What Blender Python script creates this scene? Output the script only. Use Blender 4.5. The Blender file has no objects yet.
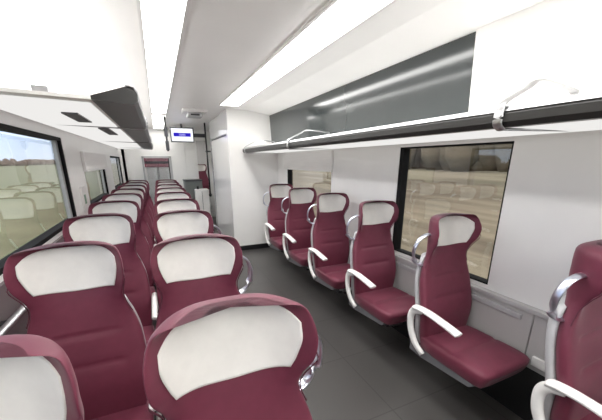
import bpy, bmesh, math, random
from mathutils import Vector, Matrix
random.seed(7)
C = bpy.context.scene.collection
PI = math.pi

# ------------------------------------------------------------------ helpers
def srgb(r, g, b):
    f = lambda c: c / 12.92 if c <= 0.04045 else ((c + 0.055) / 1.055) ** 2.4
    return (f(r / 255), f(g / 255), f(b / 255), 1)

def mat(name, col, rough=0.5, metal=0.0, var=0.06, scale=30, bump=0.0, bscale=300, spec=0.5, sheen=0.0, coat=0.0,
        stretch=None, col2=None):
    """principled material whose colour is varied by a noise texture in object space"""
    m = bpy.data.materials.new(name); m.use_nodes = True
    nt = m.node_tree; N = nt.nodes; L = nt.links
    b = N['Principled BSDF']
    b.inputs['Roughness'].default_value = rough
    b.inputs['Metallic'].default_value = metal
    b.inputs['Specular IOR Level'].default_value = spec
    if sheen:
        b.inputs['Sheen Weight'].default_value = sheen; b.inputs['Sheen Roughness'].default_value = 0.4
    if coat:
        b.inputs['Coat Weight'].default_value = coat; b.inputs['Coat Roughness'].default_value = 0.08
    tc = N.new('ShaderNodeTexCoord'); mp = N.new('ShaderNodeMapping')
    if stretch: mp.inputs['Scale'].default_value = stretch
    L.new(tc.outputs['Object'], mp.inputs['Vector'])
    nz = N.new('ShaderNodeTexNoise'); nz.inputs['Scale'].default_value = scale; nz.inputs['Detail'].default_value = 4
    L.new(mp.outputs['Vector'], nz.inputs['Vector'])
    rp = N.new('ShaderNodeValToRGB')
    c1 = col2 if col2 else tuple(c * (1 - var) for c in col[:3]) + (1,)
    c2 = col if col2 else tuple(min(1, c * (1 + var)) for c in col[:3]) + (1,)
    rp.color_ramp.elements[0].position = 0.35; rp.color_ramp.elements[1].position = 0.65
    rp.color_ramp.elements[0].color = c1; rp.color_ramp.elements[1].color = c2
    L.new(nz.outputs['Fac'], rp.inputs['Fac']); L.new(rp.outputs['Color'], b.inputs['Base Color'])
    if bump:
        n2 = N.new('ShaderNodeTexNoise'); n2.inputs['Scale'].default_value = bscale
        L.new(tc.outputs['Object'], n2.inputs['Vector'])
        bp = N.new('ShaderNodeBump'); bp.inputs['Strength'].default_value = bump; bp.inputs['Distance'].default_value = 0.002
        L.new(n2.outputs['Fac'], bp.inputs['Height']); L.new(bp.outputs['Normal'], b.inputs['Normal'])
    return m

def emit(name, col, s):
    m = bpy.data.materials.new(name); m.use_nodes = True
    nt = m.node_tree; nt.nodes.clear()
    e = nt.nodes.new('ShaderNodeEmission'); e.inputs['Color'].default_value = col; e.inputs['Strength'].default_value = s
    o = nt.nodes.new('ShaderNodeOutputMaterial'); nt.links.new(e.outputs[0], o.inputs[0])
    return m

def glass(name, ior=0.06, tint=(1, 1, 1, 1)):
    m = bpy.data.materials.new(name); m.use_nodes = True
    nt = m.node_tree; nt.nodes.clear(); N = nt.nodes; L = nt.links
    t = N.new('ShaderNodeBsdfTransparent'); t.inputs['Color'].default_value = tint
    g = N.new('ShaderNodeBsdfGlossy'); g.inputs['Roughness'].default_value = 0.02
    lw = N.new('ShaderNodeLayerWeight'); lw.inputs['Blend'].default_value = 0.5
    pw = N.new('ShaderNodeMath'); pw.operation = 'POWER'; pw.inputs[1].default_value = 3.5
    L.new(lw.outputs['Facing'], pw.inputs[0])
    f = N.new('ShaderNodeMapRange'); f.inputs[3].default_value = ior; f.inputs[4].default_value = 1.0   # Schlick reflectance
    L.new(pw.outputs[0], f.inputs[0])
    mx = N.new('ShaderNodeMixShader'); o = N.new('ShaderNodeOutputMaterial')
    L.new(f.outputs[0], mx.inputs[0]); L.new(t.outputs[0], mx.inputs[1]); L.new(g.outputs[0], mx.inputs[2])
    L.new(mx.outputs[0], o.inputs[0])
    return m

class MB:
    """collects geometry and links it as one mesh object"""
    def __init__(s): s.v = []; s.f = []
    def add(s, vs, fs):
        k = len(s.v); s.v += [tuple(v) for v in vs]; s.f += [tuple(i + k for i in f) for f in fs]; return s
    def box(s, x0, x1, y0, y1, z0, z1):
        return s.add([(x0,y0,z0),(x1,y0,z0),(x1,y1,z0),(x0,y1,z0),(x0,y0,z1),(x1,y0,z1),(x1,y1,z1),(x0,y1,z1)],
                     [(0,3,2,1),(4,5,6,7),(0,1,5,4),(1,2,6,5),(2,3,7,6),(3,0,4,7)])
    def prism(s, pts, y0, y1):
        """closed outline of (x, z) points swept along y"""
        n = len(pts)
        vs = [(x, y0, z) for x, z in pts] + [(x, y1, z) for x, z in pts]
        fs = [tuple(range(n)), tuple(range(2 * n - 1, n - 1, -1))]
        fs += [((i + 1) % n, i, i + n, (i + 1) % n + n) for i in range(n)]
        return s.add(vs, fs)
    def loft(s, rings, cap=True):
        n = len(rings[0]); vs = [p for r in rings for p in r]; fs = []
        for a in range(len(rings) - 1):
            for i in range(n):
                j = (i + 1) % n
                fs.append((a * n + i, a * n + j, (a + 1) * n + j, (a + 1) * n + i))
        if cap:
            for a, flip in ((0, True), (len(rings) - 1, False)):
                c = len(vs); vs.append(tuple(sum(p[k] for p in rings[a]) / n for k in range(3)))
                for i in range(n):
                    j = (i + 1) % n
                    fs.append((a * n + j, a * n + i, c) if flip else (a * n + i, a * n + j, c))
        return s.add(vs, fs)
    def sweep(s, path, a, b=None, n=10, up=(0, 0, 1), smooth=6, taper=None):
        """tube of elliptical section (a sideways, b along 'up') along a smoothed path"""
        b = b or a
        P = [Vector(p) for p in path]
        if smooth and len(P) > 2:
            Q = []
            E = [2 * P[0] - P[1]] + P + [2 * P[-1] - P[-2]]
            for i in range(1, len(E) - 2):
                for k in range(smooth):
                    t = k / smooth; p0, p1, p2, p3 = E[i-1], E[i], E[i+1], E[i+2]
                    Q.append(0.5 * ((2*p1) + (p2-p0)*t + (2*p0-5*p1+4*p2-p3)*t*t + (3*p1-p0-3*p2+p3)*t*t*t))
            Q.append(P[-1]); P = Q
        rings = []; U = Vector(up)
        for i, p in enumerate(P):
            d = (P[min(i+1, len(P)-1)] - P[max(i-1, 0)]).normalized()
            sd = d.cross(U)
            if sd.length < 1e-3: sd = d.cross(Vector((1, 0, 0)))
            sd.normalize(); u2 = sd.cross(d).normalized()
            k = taper(i / (len(P) - 1)) if taper else 1
            rings.append([tuple(p + sd * (a * k * math.cos(2*PI*q/n)) + u2 * (b * k * math.sin(2*PI*q/n))) for q in range(n)])
        return s.loft(rings)
    def build(s, name, m, parent=None, smooth=False, bevel=0.0, label=None):
        me = bpy.data.meshes.new(name); me.from_pydata(s.v, [], s.f); me.materials.append(m)
        bm = bmesh.new(); bm.from_mesh(me); bmesh.ops.recalc_face_normals(bm, faces=bm.faces); bm.to_mesh(me); bm.free()
        if smooth:
            for p in me.polygons: p.use_smooth = True
        o = bpy.data.objects.new(name, me); C.objects.link(o)
        if parent: o.parent = parent
        if bevel:
            bv = o.modifiers.new('bevel', 'BEVEL'); bv.width = bevel; bv.segments = 2; bv.limit_method = 'ANGLE'
        if label: o['label'] = label
        return o

def tag(o, label, cat, group=None, kind=None):
    o['label'] = label; o['category'] = cat
    if group: o['group'] = group
    if kind: o['kind'] = kind
    return o
def thing(name, label, cat, loc=(0, 0, 0), rz=0, group=None):
    o = bpy.data.objects.new(name, None); C.objects.link(o); o.empty_display_size = 0.1
    o.location = loc; o.rotation_euler = (0, 0, rz)
    return tag(o, label, cat, group)
def struct(o, label, cat='room'):
    o['kind'] = 'structure'; o['label'] = label; o['category'] = cat
    return o
def copy_tree(o, parent=None):
    c = o.copy(); C.objects.link(c)
    if parent: c.parent = parent
    for ch in list(o.children): copy_tree(ch, c)
    return c
def interp(tab, z):
    """smooth interpolation through (z, v) rows"""
    if z <= tab[0][0]: return tab[0][1]
    if z >= tab[-1][0]: return tab[-1][1]
    for i in range(len(tab) - 1):
        z0, v0 = tab[i]; z1, v1 = tab[i+1]
        if z0 <= z <= z1:
            def sl(k):
                if k <= 0 or k >= len(tab) - 1: return 0 if k not in (0, len(tab)-1) else (
                    (tab[1][1]-tab[0][1])/(tab[1][0]-tab[0][0]) if k == 0 else (tab[-1][1]-tab[-2][1])/(tab[-1][0]-tab[-2][0]))
                a = (tab[k][1]-tab[k-1][1])/(tab[k][0]-tab[k-1][0]); b = (tab[k+1][1]-tab[k][1])/(tab[k+1][0]-tab[k][0])
                return 0 if a * b <= 0 else 2*a*b/(a+b)
            h = z1 - z0; t = (z - z0) / h
            return (2*t**3-3*t*t+1)*v0 + (t**3-2*t*t+t)*h*sl(i) + (3*t*t-2*t**3)*v1 + (t**3-t*t)*h*sl(i+1)

# ------------------------------------------------------------------ materials
M = {}
M['maroon'] = mat('burgundy_leather', srgb(105, 44, 62), 0.5, var=0.05, bump=0.12, bscale=420, spec=0.4, sheen=0.12)
M['maroon_seam'] = mat('dark_burgundy_thread', srgb(84, 34, 50), 0.7, bump=0.3, bscale=900)
M['headcloth'] = mat('pale_grey_leather', srgb(232, 230, 225), 0.55, var=0.02, bump=0.06, bscale=400)
M['shell'] = mat('light_grey_plastic', srgb(176, 176, 178), 0.4, var=0.03)
M['pan'] = mat('mid_grey_plastic', srgb(112, 112, 116), 0.4, var=0.04)
M['arm'] = mat('white_plastic', srgb(232, 231, 229), 0.3, var=0.02)
M['chrome'] = mat('brushed_chrome', srgb(214, 217, 228), 0.28, 1.0, var=0.03)
M['alu'] = mat('satin_aluminium', srgb(190, 190, 192), 0.35, 1.0, var=0.04)
M['dark_metal'] = mat('dark_grey_metal', srgb(70, 70, 74), 0.4, 0.6)
M['wall'] = mat('white_wall_laminate', srgb(238, 237, 235), 0.4, var=0.015, scale=3)
M['wall_low'] = mat('grey_wall_laminate', srgb(186, 185, 184), 0.45, var=0.02, scale=3)
M['taupe'] = mat('taupe_wall_panel', srgb(112, 102, 104), 0.35, var=0.05, scale=8)
M['ceiling'] = mat('white_ceiling_paint', srgb(246, 245, 243), 0.35, var=0.01, scale=3)
M['bulkhead'] = mat('smoked_grey_gloss_panel', srgb(50, 56, 57), 0.12, var=0.03, scale=5, coat=0.3)
M['rack'] = mat('charcoal_rack_profile', srgb(38, 37, 36), 0.35, var=0.05, stretch=(1, .1, 1))
M['gasket'] = mat('black_rubber', srgb(26, 26, 27), 0.75, spec=0.15)
M['black'] = mat('black_plastic', srgb(22, 22, 24), 0.4)
M['reveal'] = mat('grey_window_reveal', srgb(170, 172, 172), 0.4)
M['gloss_white'] = mat('gloss_white_panel', srgb(242, 242, 243), 0.06, var=0.01, coat=0.5)
M['blind'] = mat('white_roller_blind', srgb(232, 230, 228), 0.7, var=0.02, stretch=(1, .05, 1), scale=60)
M['grey_box'] = mat('slate_grey_cabinet', srgb(112, 116, 114), 0.4)
M['glass_l'] = glass('window_glass_left', 0.08)
M['glass_r'] = glass('window_glass_right', 0.06)
M['glass_door'] = glass('door_glass', 0.05, (0.82, 0.84, 0.85, 1))
M['lamp'] = emit('ceiling_lamp_diffuser', (1.0, 0.985, 0.96, 1), 12.0)
M['under'] = emit('under_rack_lamp', (1.0, 0.985, 0.96, 1), 0.8)  # weak glow added under the racks as fill
M['scr_white'] = emit('display_white', (0.95, 0.96, 1.0, 1), 1.15)
M['scr_blue'] = emit('display_blue', srgb(48, 36, 190), 1.0)
M['scr_text'] = emit('display_lettering', srgb(190, 188, 245), 1.0)
M['grass'] = mat('meadow_grass', srgb(146, 150, 116), 0.9, scale=0.4, col2=srgb(126, 132, 100))
M['trees'] = mat('winter_tree_foliage', srgb(140, 112, 98), 0.95, scale=0.5, col2=srgb(104, 88, 74))
M['bank'] = mat('dry_grass_bank', srgb(141, 131, 112), 0.95, scale=1.9, stretch=(1.2, .08, 3.0), col2=srgb(98, 90, 76))
M['brush'] = mat('grey_green_scrub', srgb(112, 100, 80), 0.95, scale=1.3, stretch=(1, .12, 2), col2=srgb(74, 70, 56))
M['plaster'] = mat('house_plaster', srgb(225, 215, 205), 0.8)
M['tiles'] = mat('house_roof_tiles', srgb(150, 80, 66), 0.8)

# floor: dark speckled vinyl laid in large sheets with faint joints
def floor_mat():
    m = mat('dark_grey_vinyl', srgb(74, 72, 71), 0.32, var=0.08, scale=180)
    nt = m.node_tree; N = nt.nodes; L = nt.links
    b = N['Principled BSDF']; src = b.inputs['Base Color'].links[0].from_socket
    tc = N.new('ShaderNodeTexCoord'); br = N.new('ShaderNodeTexBrick')
    br.inputs['Scale'].default_value = 1.0; br.inputs['Brick Width'].default_value = 0.62; br.inputs['Row Height'].default_value = 0.62
    br.inputs['Mortar Size'].default_value = 0.004; br.offset = 0
    br.inputs['Color1'].default_value = (1, 1, 1, 1); br.inputs['Color2'].default_value = (.93, .93, .93, 1); br.inputs['Mortar'].default_value = (.6, .6, .6, 1)
    L.new(tc.outputs['Object'], br.inputs['Vector'])
    mx = N.new('ShaderNodeMix'); mx.data_type = 'RGBA'; mx.blend_type = 'MULTIPLY'; mx.inputs[0].default_value = 1
    L.new(src, mx.inputs[6]); L.new(br.outputs['Color'], mx.inputs[7]); L.new(mx.outputs[2], b.inputs['Base Color'])
    return m
M['floor'] = floor_mat()

# ------------------------------------------------------------------ camera (level horizon, looking down the coach)
H = 1.595
F, PX, PY, VX, VY = 303., 301., 251., 157., 161.5
pitch = math.atan2(PY - VY, F); yaw = math.atan2(PX - VX, math.hypot(F, PY - VY))
cd = bpy.data.cameras.new('camera'); cam = bpy.data.objects.new('camera', cd); C.objects.link(cam)
cam.location = (0, 0, H); cam.rotation_euler = (PI / 2 - pitch, 0, -yaw)
cd.sensor_fit = 'HORIZONTAL'; cd.sensor_width = 36; cd.lens = F / 602 * 36; cd.shift_y = (PY - 210) / 602; cd.clip_start = 0.02; cd.clip_end = 2000
bpy.context.scene.camera = cam

# ------------------------------------------------------------------ the coach shell
XL, XR, YB, YE = -0.80, 1.99, -4.5, 9.3
PYQ = 5.4                                   # cabin wall facing the camera
struct(MB().box(XL - .1, XR + .1, YB - .1, 11.5, -.1, 0).build('floor', M['floor']), 'dark grey vinyl floor of the coach', 'floor')
out = [(XL - .06, 1.86), (-.72, 2.35), (-.30, 2.41), (-.1, 2.42), (1.3, 2.42), (1.5, 2.415), (1.86, 2.36), (XR + .06, 2.28)]
out2 = [(x, z + .05) for x, z in reversed(out)]
struct(MB().prism(out + out2, YB, 11.5).build('ceiling', M['ceiling']), 'white curved coach ceiling', 'ceiling')

def wall_with_openings(name, x0, x1, openings, z0, z1, y0, y1, m):
    b = MB(); y = y0
    for a0, a1, zb, zt in sorted(openings):
        b.box(x0, x1, y, a0, z0, z1)
        b.box(x0, x1, a0, a1, z0, zb); b.box(x0, x1, a0, a1, zt, z1); y = a1
    b.box(x0, x1, y, y1, z0, z1)
    return b.build(name, m)
LW = [(-.6, 3.72, 1.03, 1.81), (4.45, 6.10, 1.06, 1.70), (6.95, 8.70, 1.06, 1.70)]
RW = [(1.24, 2.23, .77, 1.715), (3.44, 4.93, .77, 1.715)]
struct(wall_with_openings('wall_left', XL - .08, XL, LW, 1.0, 1.95, YB, YE, M['wall']), 'white left side wall around the windows', 'wall')
struct(MB().box(XL - .08, XL + .02, YB, YE, 0, 1.0).build('trim_1', M['taupe']), 'taupe lower panel of the left side wall', 'wall panel')
struct(wall_with_openings('wall_right', XR, XR + .08, RW, .0, 2.4, YB, 11.4, M['wall']), 'white right side wall around the windows', 'wall')
b = MB().box(XR - .035, XR, .91, PYQ, .36, .715).box(XR - .035, XR, YB, .905, .36, .715)
b.box(XR - .05, XR, YB, PYQ, .715, .745)
struct(b.build('trim_2', M['wall_low'], bevel=.004), 'grey lower panel and sill ledge under the right windows', 'wall panel')
struct(MB().box(XR - .036, XR, YB, PYQ, 0, .36).build('baseboard_right', M['black']), 'black base panel along the right wall', 'baseboard')  # black colour stands in for shadow in the recess below the wall panel
struct(MB().box(XL - .08, XR + .08, YB - .06, YB, 0, 2.45).build('wall_back', M['wall']), 'white wall behind the camera', 'wall')
# cabin (vestibule) block behind the single seats
b = MB().box(1.13, XR, PYQ, PYQ + .05, .09, 2.45)
struct(b.build('wall_front', M['wall']), 'white cabin wall behind the last single seat', 'wall')
struct(MB().box(1.14, XR, PYQ - .004, PYQ + .03, 0, .09).build('baseboard_front', M['black']), 'black skirting under the cabin wall', 'baseboard')
struct(MB().box(1.13, 1.17, PYQ + .05, 5.56, 0, 2.45).box(1.13, 1.17, 7.30, 7.36, 0, 2.45).box(1.13, 1.17, 5.56, 7.30, 2.05, 2.45)
       .build('wall_aisle', M['gloss_white']), 'gloss white cabin wall along the aisle', 'wall')
d = struct(MB().box(1.14, 1.165, 5.57, 7.29, .02, 2.04).build('door_1', M['gloss_white']), 'gloss white sliding cabin door on the aisle', 'door')
MB().sweep([(1.125, 7.16, 1.4), (1.105, 7.16, 1.45), (1.105, 7.16, 1.85), (1.125, 7.16, 1.9)], .010, n=8).build('door_handle', M['alu'], d, True)
MB().box(1.133, 1.145, 7.27, 7.29, .02, 2.04).box(1.133, 1.145, 5.57, 7.29, 2.02, 2.04).build('door_edge', M['dark_metal'], d)
# end wall with doorway and side passage
b = MB().box(XL, -.36, YE, YE + .06, 0, 2.45).box(.36, .715, YE, YE + .06, 0, 2.45).box(.725, 1.04, YE, YE + .06, 0, 2.45)
b.box(-.36, .36, YE, YE + .06, 1.73, 2.45).box(1.30, XR, YE, YE + .06, 0, 2.45).box(1.04, 1.30, YE, YE + .06, 2.15, 2.45).box(.715, .725, YE + .02, YE + .06, 0, 2.45)
struct(b.build('wall_end', M['wall']), 'white end wall of the coach with the doorway', 'wall')
struct(MB().box(XL, XR, 11.4, 11.46, 0, 2.45).box(XL, XL + .06, YE, 11.4, 0, 2.45).build('wall_vestibule', M['wall_low']), 'grey wall beyond the end doorway', 'wall')
dr = struct(MB().box(-.36, -.31, YE - .02, YE + .08, 0, 1.73).box(.30, .36, YE - .02, YE + .08, 0, 1.73).box(-.36, .36, YE - .02, YE + .08, 1.68, 1.73)
            .build('door_2', M['shell']), 'grey framed double glass door in the end wall', 'door')
MB().box(.275, .30, YE - .015, YE + .05, 0, 1.68).build('door_jamb', M['black'], dr)
for s in (-1, 1):
    lf = MB().box(min(0, s * .275), max(0, s * .275), YE + .02, YE + .03, .05, 1.68).build('door_pane', M['glass_door'], dr)
    MB().box(s * .02 - .012 * (s > 0), s * .02 + .012 * (s < 0) , YE + .012, YE + .04, .05, 1.45).build('door_stile', M['dark_metal'], lf)
MB().box(-.31, .275, YE + .012, YE + .045, 1.54, 1.60).build('door_rail', M['dark_metal'], dr)

t = thing('ceiling_light', 'square ceiling light beyond the end doorway', 'ceiling light', (.2, 10.3, 2.415))  # lamp added to brighten the space behind the glass door
MB().box(-.5, .5, -.4, .4, -.012, 0).build('diffuser', M['lamp'], t)
MB().box(-.53, .53, -.43, -.4, -.016, 0).box(-.53, -.5, -.41, .41, -.016, 0).box(.5, .53, -.41, .41, -.016, 0).box(-.53, .53, .4, .43, -.016, 0).build('lamp_frame', M['arm'], t)
tag(MB().box(-.74, .9, 11.36, 11.4, 1.42, 1.9).build('wall_panel', M['maroon']), 'burgundy panel on the grey wall beyond the end doorway', 'panel')
# bulkhead panels above the racks, glossy smoked grey
struct(MB().prism([(1.86, 2.355), (1.90, 1.76), (1.93, 1.76), (1.90, 2.36)], 1.5, PYQ).build('trim_3', M['bulkhead']), 'smoked grey panel above the right luggage rack', 'panel')
struct(MB().prism([(1.845, 2.36), (1.89, 1.76), (1.94, 1.76), (1.90, 2.36)], YB, 1.5).build('trim_4', M['wall']), 'white panel above the near end of the right rack', 'panel')
# silver skirting rail along the left wall
t = thing('wall_rail', 'silver heater rail along the taupe wall beside the window seats', 'rail', (XL + .02, 0, .84))
MB().sweep([(.035, .4, 0), (.035, 9.2, 0)], .02, .016, n=10, smooth=0).build('rail', M['alu'], t, True)
for y in (.8, 1.75, 2.7, 3.65, 4.6, 5.5, 6.4): MB().box(-.004, .03, y, y + .05, -.012, .012).build('rail_bracket', M['dark_metal'], t)
# small grey moulding and white plate on the right lower wall
for y0, y1, lb in ((.97, 1.32, 'slim silver wall moulding under the large right window, nearest one'), (1.72, 2.12, 'slim silver wall moulding under the large right window, farther one')):
    tag(MB().box(XR - .052, XR - .034, y0, y1, .650, .688).build('wall_moulding', M['shell'], bevel=.006), lb, 'moulding')
tag(MB().box(XR - .055, XR - .034, .70, .86, .40, .46).build('wall_plate', M['arm'], bevel=.004), 'small white plate low on the right wall between the two nearest single seats', 'plate')

# ------------------------------------------------------------------ windows
def window(n, side, y0, y1, z0, z1, gm, label, blind=None):
    x = XL if side < 0 else XR
    s = side
    fx0, fx1 = sorted((x + s * .005, x + s * .075))
    gk = .030 if s < 0 else .012
    gf = gk * 1.3 if s < 0 else .045
    f = MB()
    for (a, bb, c, d_) in ((y0, y0 + gk, z0, z1), (y1 - gf, y1, z0, z1), (y0, y1, z0, z0 + gk), (y0, y1, z1 - gk, z1)):
        f.box(fx0, fx1, a, bb, c, d_)
    o = struct(f.build('window_%d' % n, M['gasket']), label, 'window')
    p0, p1 = sorted((x + s * .045, x + s * .049))
    MB().box(p0, p1, y0 + gk, y1 - gf, z0 + gk, z1 - gk).build('window_pane', gm, o)
    if s < 0:
        q = MB(); k = .022
        r0, r1 = sorted((x + s * .03, x + s * .06))
        ya, yb, za, zb = y0 + gk, y1 - gk * 1.3, z0 + gk, z1 - gk
        for (a, bb, c, d_) in ((ya, ya + k, za, zb), (yb - k * 2.6, yb, za, zb)):
            q.box(r0, r1, a, bb, c, d_)
        q.build('window_frame', M['reveal'], o)
    if blind:
        c0, c1 = sorted((x - s * .004, x - s * .05))
        cs = MB().box(*sorted((x - s * .002, x - s * .035)), y0 - .05, y1 + .05, blind, z1 + .01).build('roller_blind', M['blind'], o, bevel=.006)
        MB().box(*sorted((x - s * .001, x - s * .045)), y0 - .05, y1 + .05, blind - .02, blind).build('blind_bar', M['arm'], cs)
    return o
window(1, -1, *LW[0], M['glass_l'], 'long left window nearest the camera with field and sky outside')
window(2, -1, *LW[1], M['glass_l'], 'second left window with a white blind half lowered', blind=1.50)
window(3, -1, *LW[2], M['glass_l'], 'farthest left window with black rubber edge')
window(4, 1, *RW[0], M['glass_r'], 'large right window beside the nearest single seats')
window(5, 1, *RW[1], M['glass_r'], 'farther right window with its blind lowered a little', blind=1.49)
t = tag(MB().box(XL - .003, XL + .02, 4.02, 4.24, 1.06, 1.33).build('safety_notice', M['arm']), 'small white notice plate on the left wall between first and second window', 'notice')
MB().box(XL + .02, XL + .022, 4.08, 4.16, 1.14, 1.24).build('notice_symbol', mat('green_print', srgb(120, 150, 128), .5), t)

# ------------------------------------------------------------------ luggage racks
def rack(side, y0, y1, zb, xo, xi, brackets, label):
    """xo: aisle-side edge of the bar, xi: its inner edge, zb: underside height"""
    s = side; w = XR if s > 0 else XL
    r = thing('luggage_rack', label, 'luggage rack', (w, y0, zb), group='luggage racks')
    L = lambda x: x - w
    m = MB()
    h = .085
    prof = [(L(xo), .02), (L(xo + s * .02), .0), (L(xi), .012), (L(xi), .03), (L(xo + s * .035), h), (L(xo + s * .012), h - .006), (L(xo), h * .6)]
    m.prism(prof, 0, y1 - y0).build('rack_bar', M['rack'], r)
    MB().prism([(L(xo) - s*.002, .062), (L(xo + s * .012) , h - .004), (L(xo + s * .05), h + .004), (L(xo + s * .05), h - .008), (L(xo+s*.014), h-.014), (L(xo) + s*.004, .058)], 0, y1 - y0).build('rack_edge', M['alu'], r)
    MB().prism([(L(xi), .012), (0, .026), (0, .04), (L(xi), .028)], 0, y1 - y0).build('rack_shelf', M['wall'], r)  # white luggage tray of the rack, from the bar back to the wall
    if s < 0:
        for xx, ya, yb in ((-.43, 2.3, 2.75), (-.38, 3.2, 3.9)): MB().box(xx - w - .04, xx - w + .04, ya - y0, yb - y0, -.004, .024).build('speaker_grille', M['dark_metal'], r)  # plain dark boxes set on the tray underside
    la, lb = sorted((s * -.05, L(xi) + s * .02))
    lt = MB().box(la, lb, .1, y1 - y0 - .1, .004, .022).build('under_rack_light', M['under'], r)  # glowing panel added to whiten the tray underside and fill the walls
    for y in brackets:
        yy = y - y0
        q = MB()
        x0 = L(xo) - s * .006
        # band round the bar, arm rising and running back to the wall panel, stay under the tray
        q.sweep([(x0 + s * .03, yy, -.008), (x0, yy, .012), (x0, yy, .06), (x0 + s * .02, yy, h + .012), (x0 + s * .16, yy, .165),
                 (x0 + s * .24, yy, .20), (-s * .16, yy, .185), (-s * .13, yy, .17)], .022, .008, n=8, up=(0, 0, 1) , smooth=5)
        q.build('rack_bracket', M['alu'], r, True)
        MB().sweep([(x0 + s * .02, yy, -.006), (x0 + s * .2, yy, -.002), (-s * .03, yy, .012)], .008, .006, n=8, smooth=3).build('rack_stay', M['alu'], r, True)
    return r
rack(1, .0, PYQ - .06, 1.735, 1.345, 1.52, (.92, 3.30, 5.18), 'charcoal luggage rack with silver brackets above the single seats')
rack(-1, 1.85, 8.4, 1.865, -.05, -.25, (3.1, 5.3, 7.5), 'charcoal luggage rack above the window column of paired seats')

# ------------------------------------------------------------------ ceiling lights
def strip(x0, x1, y0, y1, label):
    t = thing('ceiling_light', label, 'ceiling light', ((x0 + x1) / 2, (y0 + y1) / 2, 2.418), group='ceiling light strips')
    w = (x1 - x0) / 2; l = (y1 - y0) / 2
    MB().box(-w, w, -l, l, -.012, -.002).build('diffuser', M['lamp'], t)
    f = MB()
    for a in ((-w - .02, -w, -l, l), (w, w + .02, -l, l), (-w, w, -l - .02, -l), (-w, w, l, l + .02)): f.box(a[0], a[1], a[2], a[3], -.018, -.001)
    f.build('lamp_frame', M['arm'], t)
strip(.02, .24, -4.2, 6.2, 'long ceiling light strip above the inner column of paired seats')
strip(.02, .24, 6.5, 9.1, 'shorter ceiling light strip before the end doorway')
strip(.96, 1.22, -4.2, 5.0, 'long ceiling light strip near the single seats')
M['led'] = None; M['led'] = emit('cove_led', (1.0, 0.985, 0.96, 1), 11.0)  # glow for strips added on the racks to brighten the ceiling
for (x, z, y0, y1, lb) in ((1.66, 1.80, .1, PYQ - .1, 'slim light strip on top of the right luggage rack'), (-.45, 1.93, 1.9, 8.2, 'slim light strip on top of the left luggage rack')):
    t = thing('cove_light', lb, 'light strip', (x, y0, z), group='cove light strips')
    MB().box(-.03, .03, 0, y1 - y0, -.03, .0).build('channel', M['alu'], t)
    MB().box(-.025, .025, 0, y1 - y0, .0, .012).build('diffuser', M['led'], t)
# detector on the ceiling
t = thing('ceiling_detector', 'small white detector box on the ceiling above the aisle', 'detector', (.66, 5.75, 2.42))
MB().box(-.19, .19, -.17, .17, -.05, .0).build('base', M['arm'], t, bevel=.008)
MB().box(-.12, .12, -.12, .12, -.12, -.05).build('sensor_head', M['shell'], t, bevel=.02)
MB().box(-.07, .07, -.125, -.11, -.10, -.075).build('slot', M['black'], t)

# ------------------------------------------------------------------ information screen, poles, cabinets near the end wall
sy = 7.9
t = thing('information_screen', 'passenger display with white picture and blue band hanging above the aisle', 'display', (.60, sy, 2.02))
MB().box(-.255, .255, 0, .06, 0, .325).build('housing', M['dark_metal'], t, bevel=.008)
dsp = MB().box(-.232, .232, -.004, .004, .024, .30).build('display', M['scr_white'], t)
bn = MB().box(-.185, .185, -.007, 0, .125, .205).build('banner', M['scr_blue'], dsp)
q = MB()
for k in range(6):
    x = -.066 + k * .023
    q.box(x, x + .005, -.010, -.004, .142, .188); q.box(x + .011, x + .016, -.010, -.004, .142, .188)
    q.box(x, x + .016, -.010, -.004, (.183, .162, .142)[k % 3], (.188, .168, .148)[k % 3])
q.build('lettering', M['scr_text'], bn)
MB().box(-.02, .02, .02, .05, .325, .399).build('hanger', M['dark_metal'], t)
MB().box(.255, .50, .015, .045, .12, .20).build('side_arm', M['dark_metal'], t)

t = thing('grab_pole', 'short black pole hanging from the ceiling left of the display', 'pole', (.215, 6.5, 1.78))
MB().sweep([(0, 0, 0), (0, 0, .64)], .017, n=12, smooth=0).build('pole', M['black'], t, True)
for z in (.02, .26): MB().box(-.03, .03, -.025, .025, z, z + .16).build('clamp', M['dark_metal'], t, bevel=.006)
t = thing('grab_pole', 'tall black grab pole with round end beside the cabin door', 'pole', (1.06, 7.5, .80))
MB().sweep([(0, 0, .05), (0, 0, 1.62)], .018, n=12, smooth=0).build('pole', M['black'], t, True)
rings = [[(.036 * math.sin(PI * i / 10) * math.cos(2*PI*k/14), .036 * math.sin(PI * i / 10) * math.sin(2*PI*k/14), .036 - .045 * math.cos(PI * i / 10)) for k in range(14)] for i in range(1, 10)]
MB().loft(rings).build('knob', M['black'], t, True)
MB().box(-.03, .09, -.012, .012, 1.0, 1.03).build('wall_clamp', M['dark_metal'], t)

t = thing('bin_cabinet', 'white low bin cabinet with black button at the end of the aisle', 'cabinet', (.92, 7.75, 0))
MB().box(-.165, .15, 0, .26, .04, .95).build('body', M['arm'], t, bevel=.02)
MB().box(-.155, .14, .01, .25, 0, .04).build('plinth', M['black'], t)
MB().box(-.02, -.012, -.003, .0, .1, .9).build('door_gap', M['dark_metal'], t)
MB().sweep([(-.09, .13, .95), (-.09, .13, 1.02)], .026, n=12, smooth=0).build('button', M['black'], t, True)
t = thing('equipment_cabinet', 'slate grey low cabinet against the end wall behind the inner seats', 'cabinet', (.83, 8.6, 0))
MB().box(-.24, .20, 0, .5, .05, 1.10).build('body', M['grey_box'], t, bevel=.015)
MB().box(-.25, .21, -.01, .51, 1.10, 1.13).build('top', M['dark_metal'], t)
MB().box(-.22, .18, .02, .48, 0, .05).build('plinth', M['black'], t)

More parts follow.
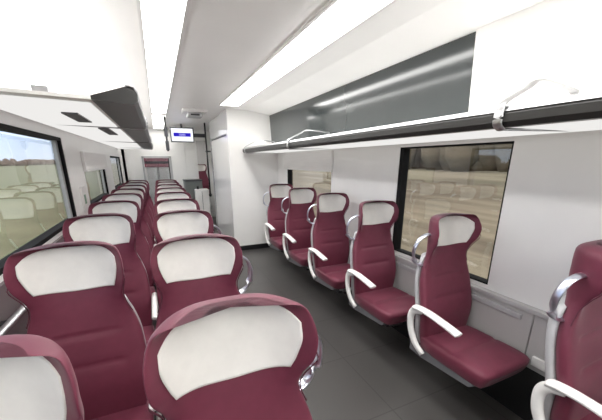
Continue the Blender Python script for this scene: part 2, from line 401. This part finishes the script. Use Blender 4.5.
# ------------------------------------------------------------------ seats
YC = [(.33, -.135), (.45, -.125), (.58, -.125), (.75, -.09), (.9, -.052), (1.0, -.03), (1.08, -.012), (1.16, -.004), (1.27, .006)]
WD = [(.33, .18), (.42, .202), (.55, .221), (.70, .228), (.82, .221), (.92, .197), (.985, .174), (1.02, .170), (1.05, .174), (1.09, .184), (1.135, .193), (1.18, .194), (1.22, .188), (1.245, .177), (1.258, .160), (1.265, .135)]
TH = [(.33, .07), (.5, .10), (.8, .095), (1.0, .075), (1.15, .068), (1.235, .06), (1.25, .05), (1.26, .034), (1.265, .02)]
WG = [(.33, .0), (.5, .025), (.7, .030), (.9, .030), (.99, .045), (1.05, .085), (1.11, .132), (1.17, .148), (1.23, .128), (1.27, .10)]
EX, ET, WE = .55, .75, 3.3
def groove(x, z):
    g = 0
    for zz in (.72, .86):
        dz = abs(z - zz)
        if dz < .02 and abs(x) < .15: g = max(g, (1 - dz / .02) * .0055 * min(1, (.15 - abs(x)) / .03))
    return g
def section(z, n=72, grow=0.0, off=0.0):
    w = interp(WD, z) + grow; th = interp(TH, z); yc = interp(YC, z); wg = interp(WG, z)
    r = []
    for k in range(n):
        a = 2 * PI * k / n; c, s = math.cos(a), math.sin(a)
        u = math.copysign(abs(c) ** EX, c); t = math.copysign(abs(s) ** ET, s)
        y = yc + th / 2 * (1 + t) - wg * abs(u) ** WE * (1 - .12 * (t + 1) / 2) + off
        if t < 0: y += groove(u * w, z) * -t
        r.append((u * w, y, z))
    return r
def front_y(x, z):
    w = interp(WD, z); u = min(1, abs(x) / w); c = u ** (1 / EX); s = math.sqrt(max(0, 1 - c * c))
    return interp(YC, z) + interp(TH, z) / 2 * (1 - s ** ET) - interp(WG, z) * u ** WE
def lin(a, b, n): return [a + (b - a) * i / (n - 1) for i in range(n)]
def make_back():
    zs = sorted(set([round(z, 4) for z in lin(.33, 1.0, 24) + lin(1.0, 1.225, 26) + [1.235, 1.245, 1.252, 1.258, 1.262, 1.265]
                     + [zz + d for zz in (.72, .86) for d in (-.02, -.01, 0, .01, .02)]]))
    m = MB(); m.loft([section(z) for z in zs]); return m
def make_cover():
    S = [-1, -.985] + lin(-.95, .95, 27) + [.985, 1]; Q = [0, .02] + lin(.06, .94, 19) + [.98, 1]
    n, k = len(S) - 1, len(Q) - 1; vs = []; fs = []
    for j, q in enumerate(Q):
        for i, s in enumerate(S):
            z0 = 1.052 + .016 * s * s
            z1 = 1.250 - .044 * abs(s) ** 6
            z = z0 + q * (z1 - z0)
            wp = .143 + .025 * math.sin(min(1, q * 1.2) * PI / 2) - .006 * max(0, q - .7)
            x = s * wp
            edge = (i in (0, n) or j in (0, k))
            vs.append((x, front_y(x, z) + (.007 if edge else -.005), z))
    for j in range(k):
        for i in range(n):
            a = j * (n + 1) + i; fs.append((a, a + 1, a + n + 2, a + n + 1))
    return MB().add(vs, fs)
def make_seam():
    pts = []
    for i in range(41):
        a = PI * i / 40
        # follows the outer rim of the headrest from side to side over the top
        t = -math.cos(a); z = .93 + .322 * min(1, 1.25 * math.sin(a)) ** .9
        w = interp(WD, z)
        x = max(-w, min(w, t * .215)); 
        if z > 1.2: x = max(-w * .985, min(w * .985, x))
        u = abs(x) / w; wg = interp(WG, z); th = interp(TH, z)
        y = interp(YC, z) + th * .40 * (1 if u > .97 else 1) - wg * min(1, u) ** WE
        off = .002 if u > .93 else 0
        pts.append((x + math.copysign(off, x), y, z + (.001 if z > 1.24 else 0)))
    return pts
def make_cushion():
    rows = [(-.568, .160, .405, .030), (-.566, .185, .405, .046), (-.556, .208, .407, .058), (-.53, .219, .410, .063), (-.48, .225, .412, .064),
            (-.40, .225, .412, .064), (-.345, .225, .410, .064), (-.325, .225, .405, .059), (-.305, .225, .409, .064), (-.2, .225, .408, .062), (-.10, .217, .408, .056), (-.07, .19, .410, .042)]
    rings = []
    for y, hw, zc, hh in rows:
        r = []
        for k in range(36):
            a = 2 * PI * k / 36; c, s = math.cos(a), math.sin(a)
            u = math.copysign(abs(c) ** .42, c); t = math.copysign(abs(s) ** .5, s)
            yy = y + (.035 * (1 - t) / 2 if y < -.5 else 0)
            r.append((hw * u * (1 if t > 0 else .97), yy, zc + hh * t + (.012 * abs(u) ** 3 if t > 0 else 0)))
        rings.append(r)
    return MB().loft(rings)
def shell_ring(z):
    w = interp(WD, z) - .004; th = interp(TH, z); yc = interp(YC, z); wg = interp(WG, z); r = []
    for k in range(32):
        a = 2 * PI * k / 32; c, s = math.cos(a), math.sin(a)
        u = math.copysign(abs(c) ** EX, c); t = math.copysign(abs(s) ** ET, s)
        y = yc + th * .74 + (th * .22 + .012) * (1 + t) - wg * abs(u) ** WE
        r.append((u * w, y, z))
    return r

def make_seat(label, group, arm_side=(1,), handle_side=None, cantilever=False):
    r = thing('coach_seat', label, 'seat', group=group)
    bk = ME('backrest', make_back, M['maroon'], r, True)
    ME('headrest_cover', make_cover, M['headcloth'], bk, True, 'pale grey headrest cover')
    ME('stitched_seam', lambda: MB().sweep(make_seam(), .0022, n=6, smooth=2), M['maroon_seam'], bk, True, 'dark stitched seam')
    ME('cushion', make_cushion, M['maroon'], r, True)
    ME('back_shell', lambda: MB().loft([shell_ring(z) for z in lin(.34, .99, 20)]), M['shell'], r, True, 'light grey back shell')
    pn = ME('seat_pan', lambda: MB().prism_x([(-.50, .365), (-.47, .335), (-.10, .300), (.0, .31), (.0, .40), (-.10, .366)], -.205, .205), M['pan'], r, False, 'dark grey seat pan')
    ME('recline_fitting', lambda: MB().box(-.05, .05, -.44, -.36, .27, .335).sweep([(-.08, -.42, .29), (.08, -.42, .29)], .012, n=8, smooth=0), M['alu'], pn, False)
    if cantilever:
        ME('wall_bracket', lambda: MB().box(-.06, .285, -.36, -.30, .255, .315).box(-.06, .285, -.16, -.10, .245, .305).box(-.08, -.03, -.40, -.06, .25, .318), M['dark_metal'], r, False, 'dark metal bracket reaching to the wall')
    else: ME('pedestal', lambda: MB().box(-.11, .11, -.24, -.08, .012, .33).box(-.16, .16, -.30, -.02, .0, .014), M['dark_metal'], r, False, 'dark metal pedestal')
    for s in arm_side:
        def arm(s=s):
            m = MB(); x = s * (.246 if handle_side else .2485); k = 1 if handle_side else .6
            m.sweep([(x, -.035, .648), (x, -.06, .668), (x, -.16, .672), (x, -.30, .655), (x, -.375, .642), (x, -.39, .636)], .030 * k, .017, n=12,
                    taper=lambda t: .55 + .45 * min(1, 6 * t) if t < .5 else min(1, .5 + 5 * (1 - t)))
            m.sweep([(x - s*.004, -.10, .662), (x, -.045, .640), (x, -.020, .59), (x, -.030, .50), (x - s*.004, -.075, .41), (x - s * .015, -.14, .352)], .016 * min(1, k * 1.3), .026, n=12, up=(0, 1, 0))
            return m
        ME('armrest' + ('_n' if not handle_side else '' if s > 0 else '_m'), arm, M['arm'], r, True, 'white plastic armrest')
    if handle_side:
        s = handle_side
        def hd():
            return MB().sweep([(s * .150, -.03, 1.150), (s * .196, -.022, 1.146), (s * .238, -.008, 1.115), (s * .258, .004, 1.055), (s * .250, .010, .990), (s * .220, .012, .948), (s * .176, .0, .938), (s * .15, -.005, .945)],
                              .019, .007, n=10, up=(s * .35, 0, .94))
        ME('grab_handle' + ('' if s > 0 else '_m'), hd, M['chrome'], r, True, 'chrome grab handle')
    return r
def prism_x(self, pts, x0, x1):
    n = len(pts); vs = [(x0, y, z) for y, z in pts] + [(x1, y, z) for y, z in pts]
    fs = [tuple(range(n)), tuple(range(2*n-1, n-1, -1))] + [((i+1) % n, i, i+n, (i+1) % n + n) for i in range(n)]
    return self.add(vs, fs)
MB.prism_x = prism_x
_cache = {}
def ME(key, fn, m, parent, smooth, label=None):
    """builds a part once; later seats of other variants share its mesh"""
    name = key[:-2] if key.endswith(('_m', '_n')) else key
    if key in _cache:
        o = bpy.data.objects.new(name, _cache[key]); C.objects.link(o); o.parent = parent
        if label: o['label'] = label
        return o
    o = fn().build(name, m, parent, smooth, label=label); _cache[key] = o.data
    return o

ORD = ['nearest', 'second nearest', 'third nearest', 'fourth nearest', 'fifth nearest', 'sixth nearest', 'seventh nearest', 'eighth nearest', 'farthest']
ORS = ORD[:5] + ['farthest']
XA, XB, XS = -.378, .118, 1.70
rowsA = [.70, 1.53, 2.34, 3.12, 3.84, 4.52, 5.20, 5.86, 6.50]
rowsB = [.695, 1.455, 2.29, 3.06, 3.79, 4.48, 5.16, 5.82, 6.47]
protoA = protoB = protoS = None
for k, (y, yb) in enumerate(zip(rowsA, rowsB)):
    la = 'burgundy seat in the left window-side column of paired seats, ' + ORD[k] + ' the camera' if k < 8 else 'burgundy seat in the left window-side column of paired seats, farthest from the camera'
    if protoA is None: protoA = o = make_seat(la, 'window-side paired seats', (1,))
    else: o = copy_tree(protoA); o['label'] = la
    o.location = (XA, y, 0)
    lb = 'burgundy seat in the aisle-side column of the paired seats, ' + (ORD[k] + ' the camera' if k < 8 else 'farthest from the camera')
    if protoB is None: protoB = o = make_seat(lb, 'aisle-side paired seats', (1,), 1)
    else: o = copy_tree(protoB); o['label'] = lb
    o.location = (XB, yb, 0)
for k, (sx, y) in enumerate([(1.70, .605), (1.70, 1.40), (1.688, 2.17), (1.680, 2.94), (1.674, 3.71), (1.672, 4.48)]):
    ls = 'single burgundy seat along the right wall, ' + (ORS[k] + ' the camera' if k < 5 else 'beside the white cabin wall')
    if protoS is None: protoS = o = make_seat(ls, 'single seats along the right wall', (-1,), -1, True)
    else: o = copy_tree(protoS); o['label'] = ls
    o.location = (sx, y, 0)
# one more seat glimpsed through the side passage
o = copy_tree(protoA); o.location = (1.20, 10.3, .25); o['label'] = 'burgundy seat glimpsed through the narrow passage right of the end wall'; del o['group']
tag(MB().box(.95, 1.5, 9.6, 10.9, 0, .25).build('floor_platform', M['grey_box']), 'raised grey platform beyond the end wall passage', 'platform')

# ------------------------------------------------------------------ outside
o = MB().add([(-400, -200, -1.3), (-2.2, -200, -1.3), (-2.2, 600, -1.3), (-400, 600, -1.3)], [(0, 1, 2, 3)]).build('ground', M['grass'])
struct(o, 'green meadow outside the left windows', 'meadow')
rng = random.Random(3)
m = MB()
for k in range(260):                        # bushy band of bare trees along the far edge of the meadow
    y = -60 + k * 1.9 + rng.uniform(-1, 1); x = -95 + rng.uniform(-6, 6); hh = rng.uniform(2.2, 4.6); ww = rng.uniform(1.6, 3.2)
    rings = []
    for i in range(1, 7):
        a = PI * i / 7
        rings.append([(x + ww * math.sin(a) * math.cos(2*PI*q/8) * rng.uniform(.8, 1.2), y + ww * math.sin(a) * math.sin(2*PI*q/8) * rng.uniform(.8, 1.2), -1.6 + hh * (1 - math.cos(a)) * .5 * 1.2) for q in range(8)])
    m.loft(rings)
tag(m.build('tree_line', M['trees'], smooth=True), 'brown band of distant bare trees across the meadow', 'trees', kind='stuff')
for (x, y, w, h_, lb) in ((-78, 68, 7, 2.6, 'pale distant house with red roof in front of the tree line, the left one'), (-77, 92, 9, 2.9, 'pale distant house with red roof in front of the tree line, the right one')):
    t = thing('house', lb, 'house', (x, y, -1.3))
    MB().box(-3, 3, -w / 2, w / 2, 0, h_).build('walls', M['plaster'], t)
    MB().prism_x([(-w / 2 - .3, h_), (w / 2 + .3, h_), (0, h_ + 1.6)], -3.2, 3.2).build('roof', M['tiles'], t)
# railway cutting on the right
bk = MB().add([(2.6, -30, -1.4), (2.6, 60, -1.4), (5, 60, -1.3), (5, -30, -1.3), (9.5, -30, 1.22), (9.5, 60, 1.22), (14, -30, 1.5), (14, 60, 1.5)],
              [(0, 3, 2, 1), (3, 4, 5, 2), (4, 6, 7, 5)])
struct(bk.build('ground_bank', M['bank']), 'tan dry grass bank outside the right windows', 'bank')
m = MB(); rng = random.Random(5)
for k in range(900):
    y = -26 + k * .09 + rng.uniform(-.3, .3); x = 11.2 + rng.uniform(-1.2, 1.2); hh = rng.uniform(.8, 4.6) * rng.uniform(.5, 1.1); ww = rng.uniform(.25, .7)
    rings = []
    for i in range(1, 7):
        a = PI * i / 7
        rings.append([(x + ww * math.sin(a) * math.cos(2*PI*q/8) * rng.uniform(.8, 1.2), y + ww * math.sin(a) * math.sin(2*PI*q/8) * rng.uniform(.8, 1.2), 1.1 + hh * (1 - math.cos(a)) * .5) for q in range(8)])
    m.loft(rings)
tag(m.build('scrub_hedge', M['brush'], smooth=True), 'grey-green scrub along the top of the bank outside the right windows', 'scrub', kind='stuff')

# ------------------------------------------------------------------ sky and exposure
w = bpy.data.worlds.new('sky'); bpy.context.scene.world = w; w.use_nodes = True
nt = w.node_tree; bg = nt.nodes['Background']
tc = nt.nodes.new('ShaderNodeTexCoord'); sp = nt.nodes.new('ShaderNodeSeparateXYZ'); rp = nt.nodes.new('ShaderNodeValToRGB')
nt.links.new(tc.outputs['Generated'], sp.inputs[0]); nt.links.new(sp.outputs[2], rp.inputs[0])
e = rp.color_ramp.elements
e[0].position = 0.0; e[0].color = srgb(204, 218, 236); e[1].position = 0.5; e[1].color = srgb(232, 230, 226)
k = e.new(.12); k.color = srgb(172, 200, 238); k = e.new(.26); k.color = srgb(205, 214, 228)
nt.links.new(rp.outputs[0], bg.inputs[0]); bg.inputs[1].default_value = 2.3
vs_ = bpy.context.scene.view_settings
vs_.view_transform = 'Standard'; vs_.look = 'None'; vs_.gamma = 1.0; vs_.use_curve_mapping = False; vs_.exposure = 0.12
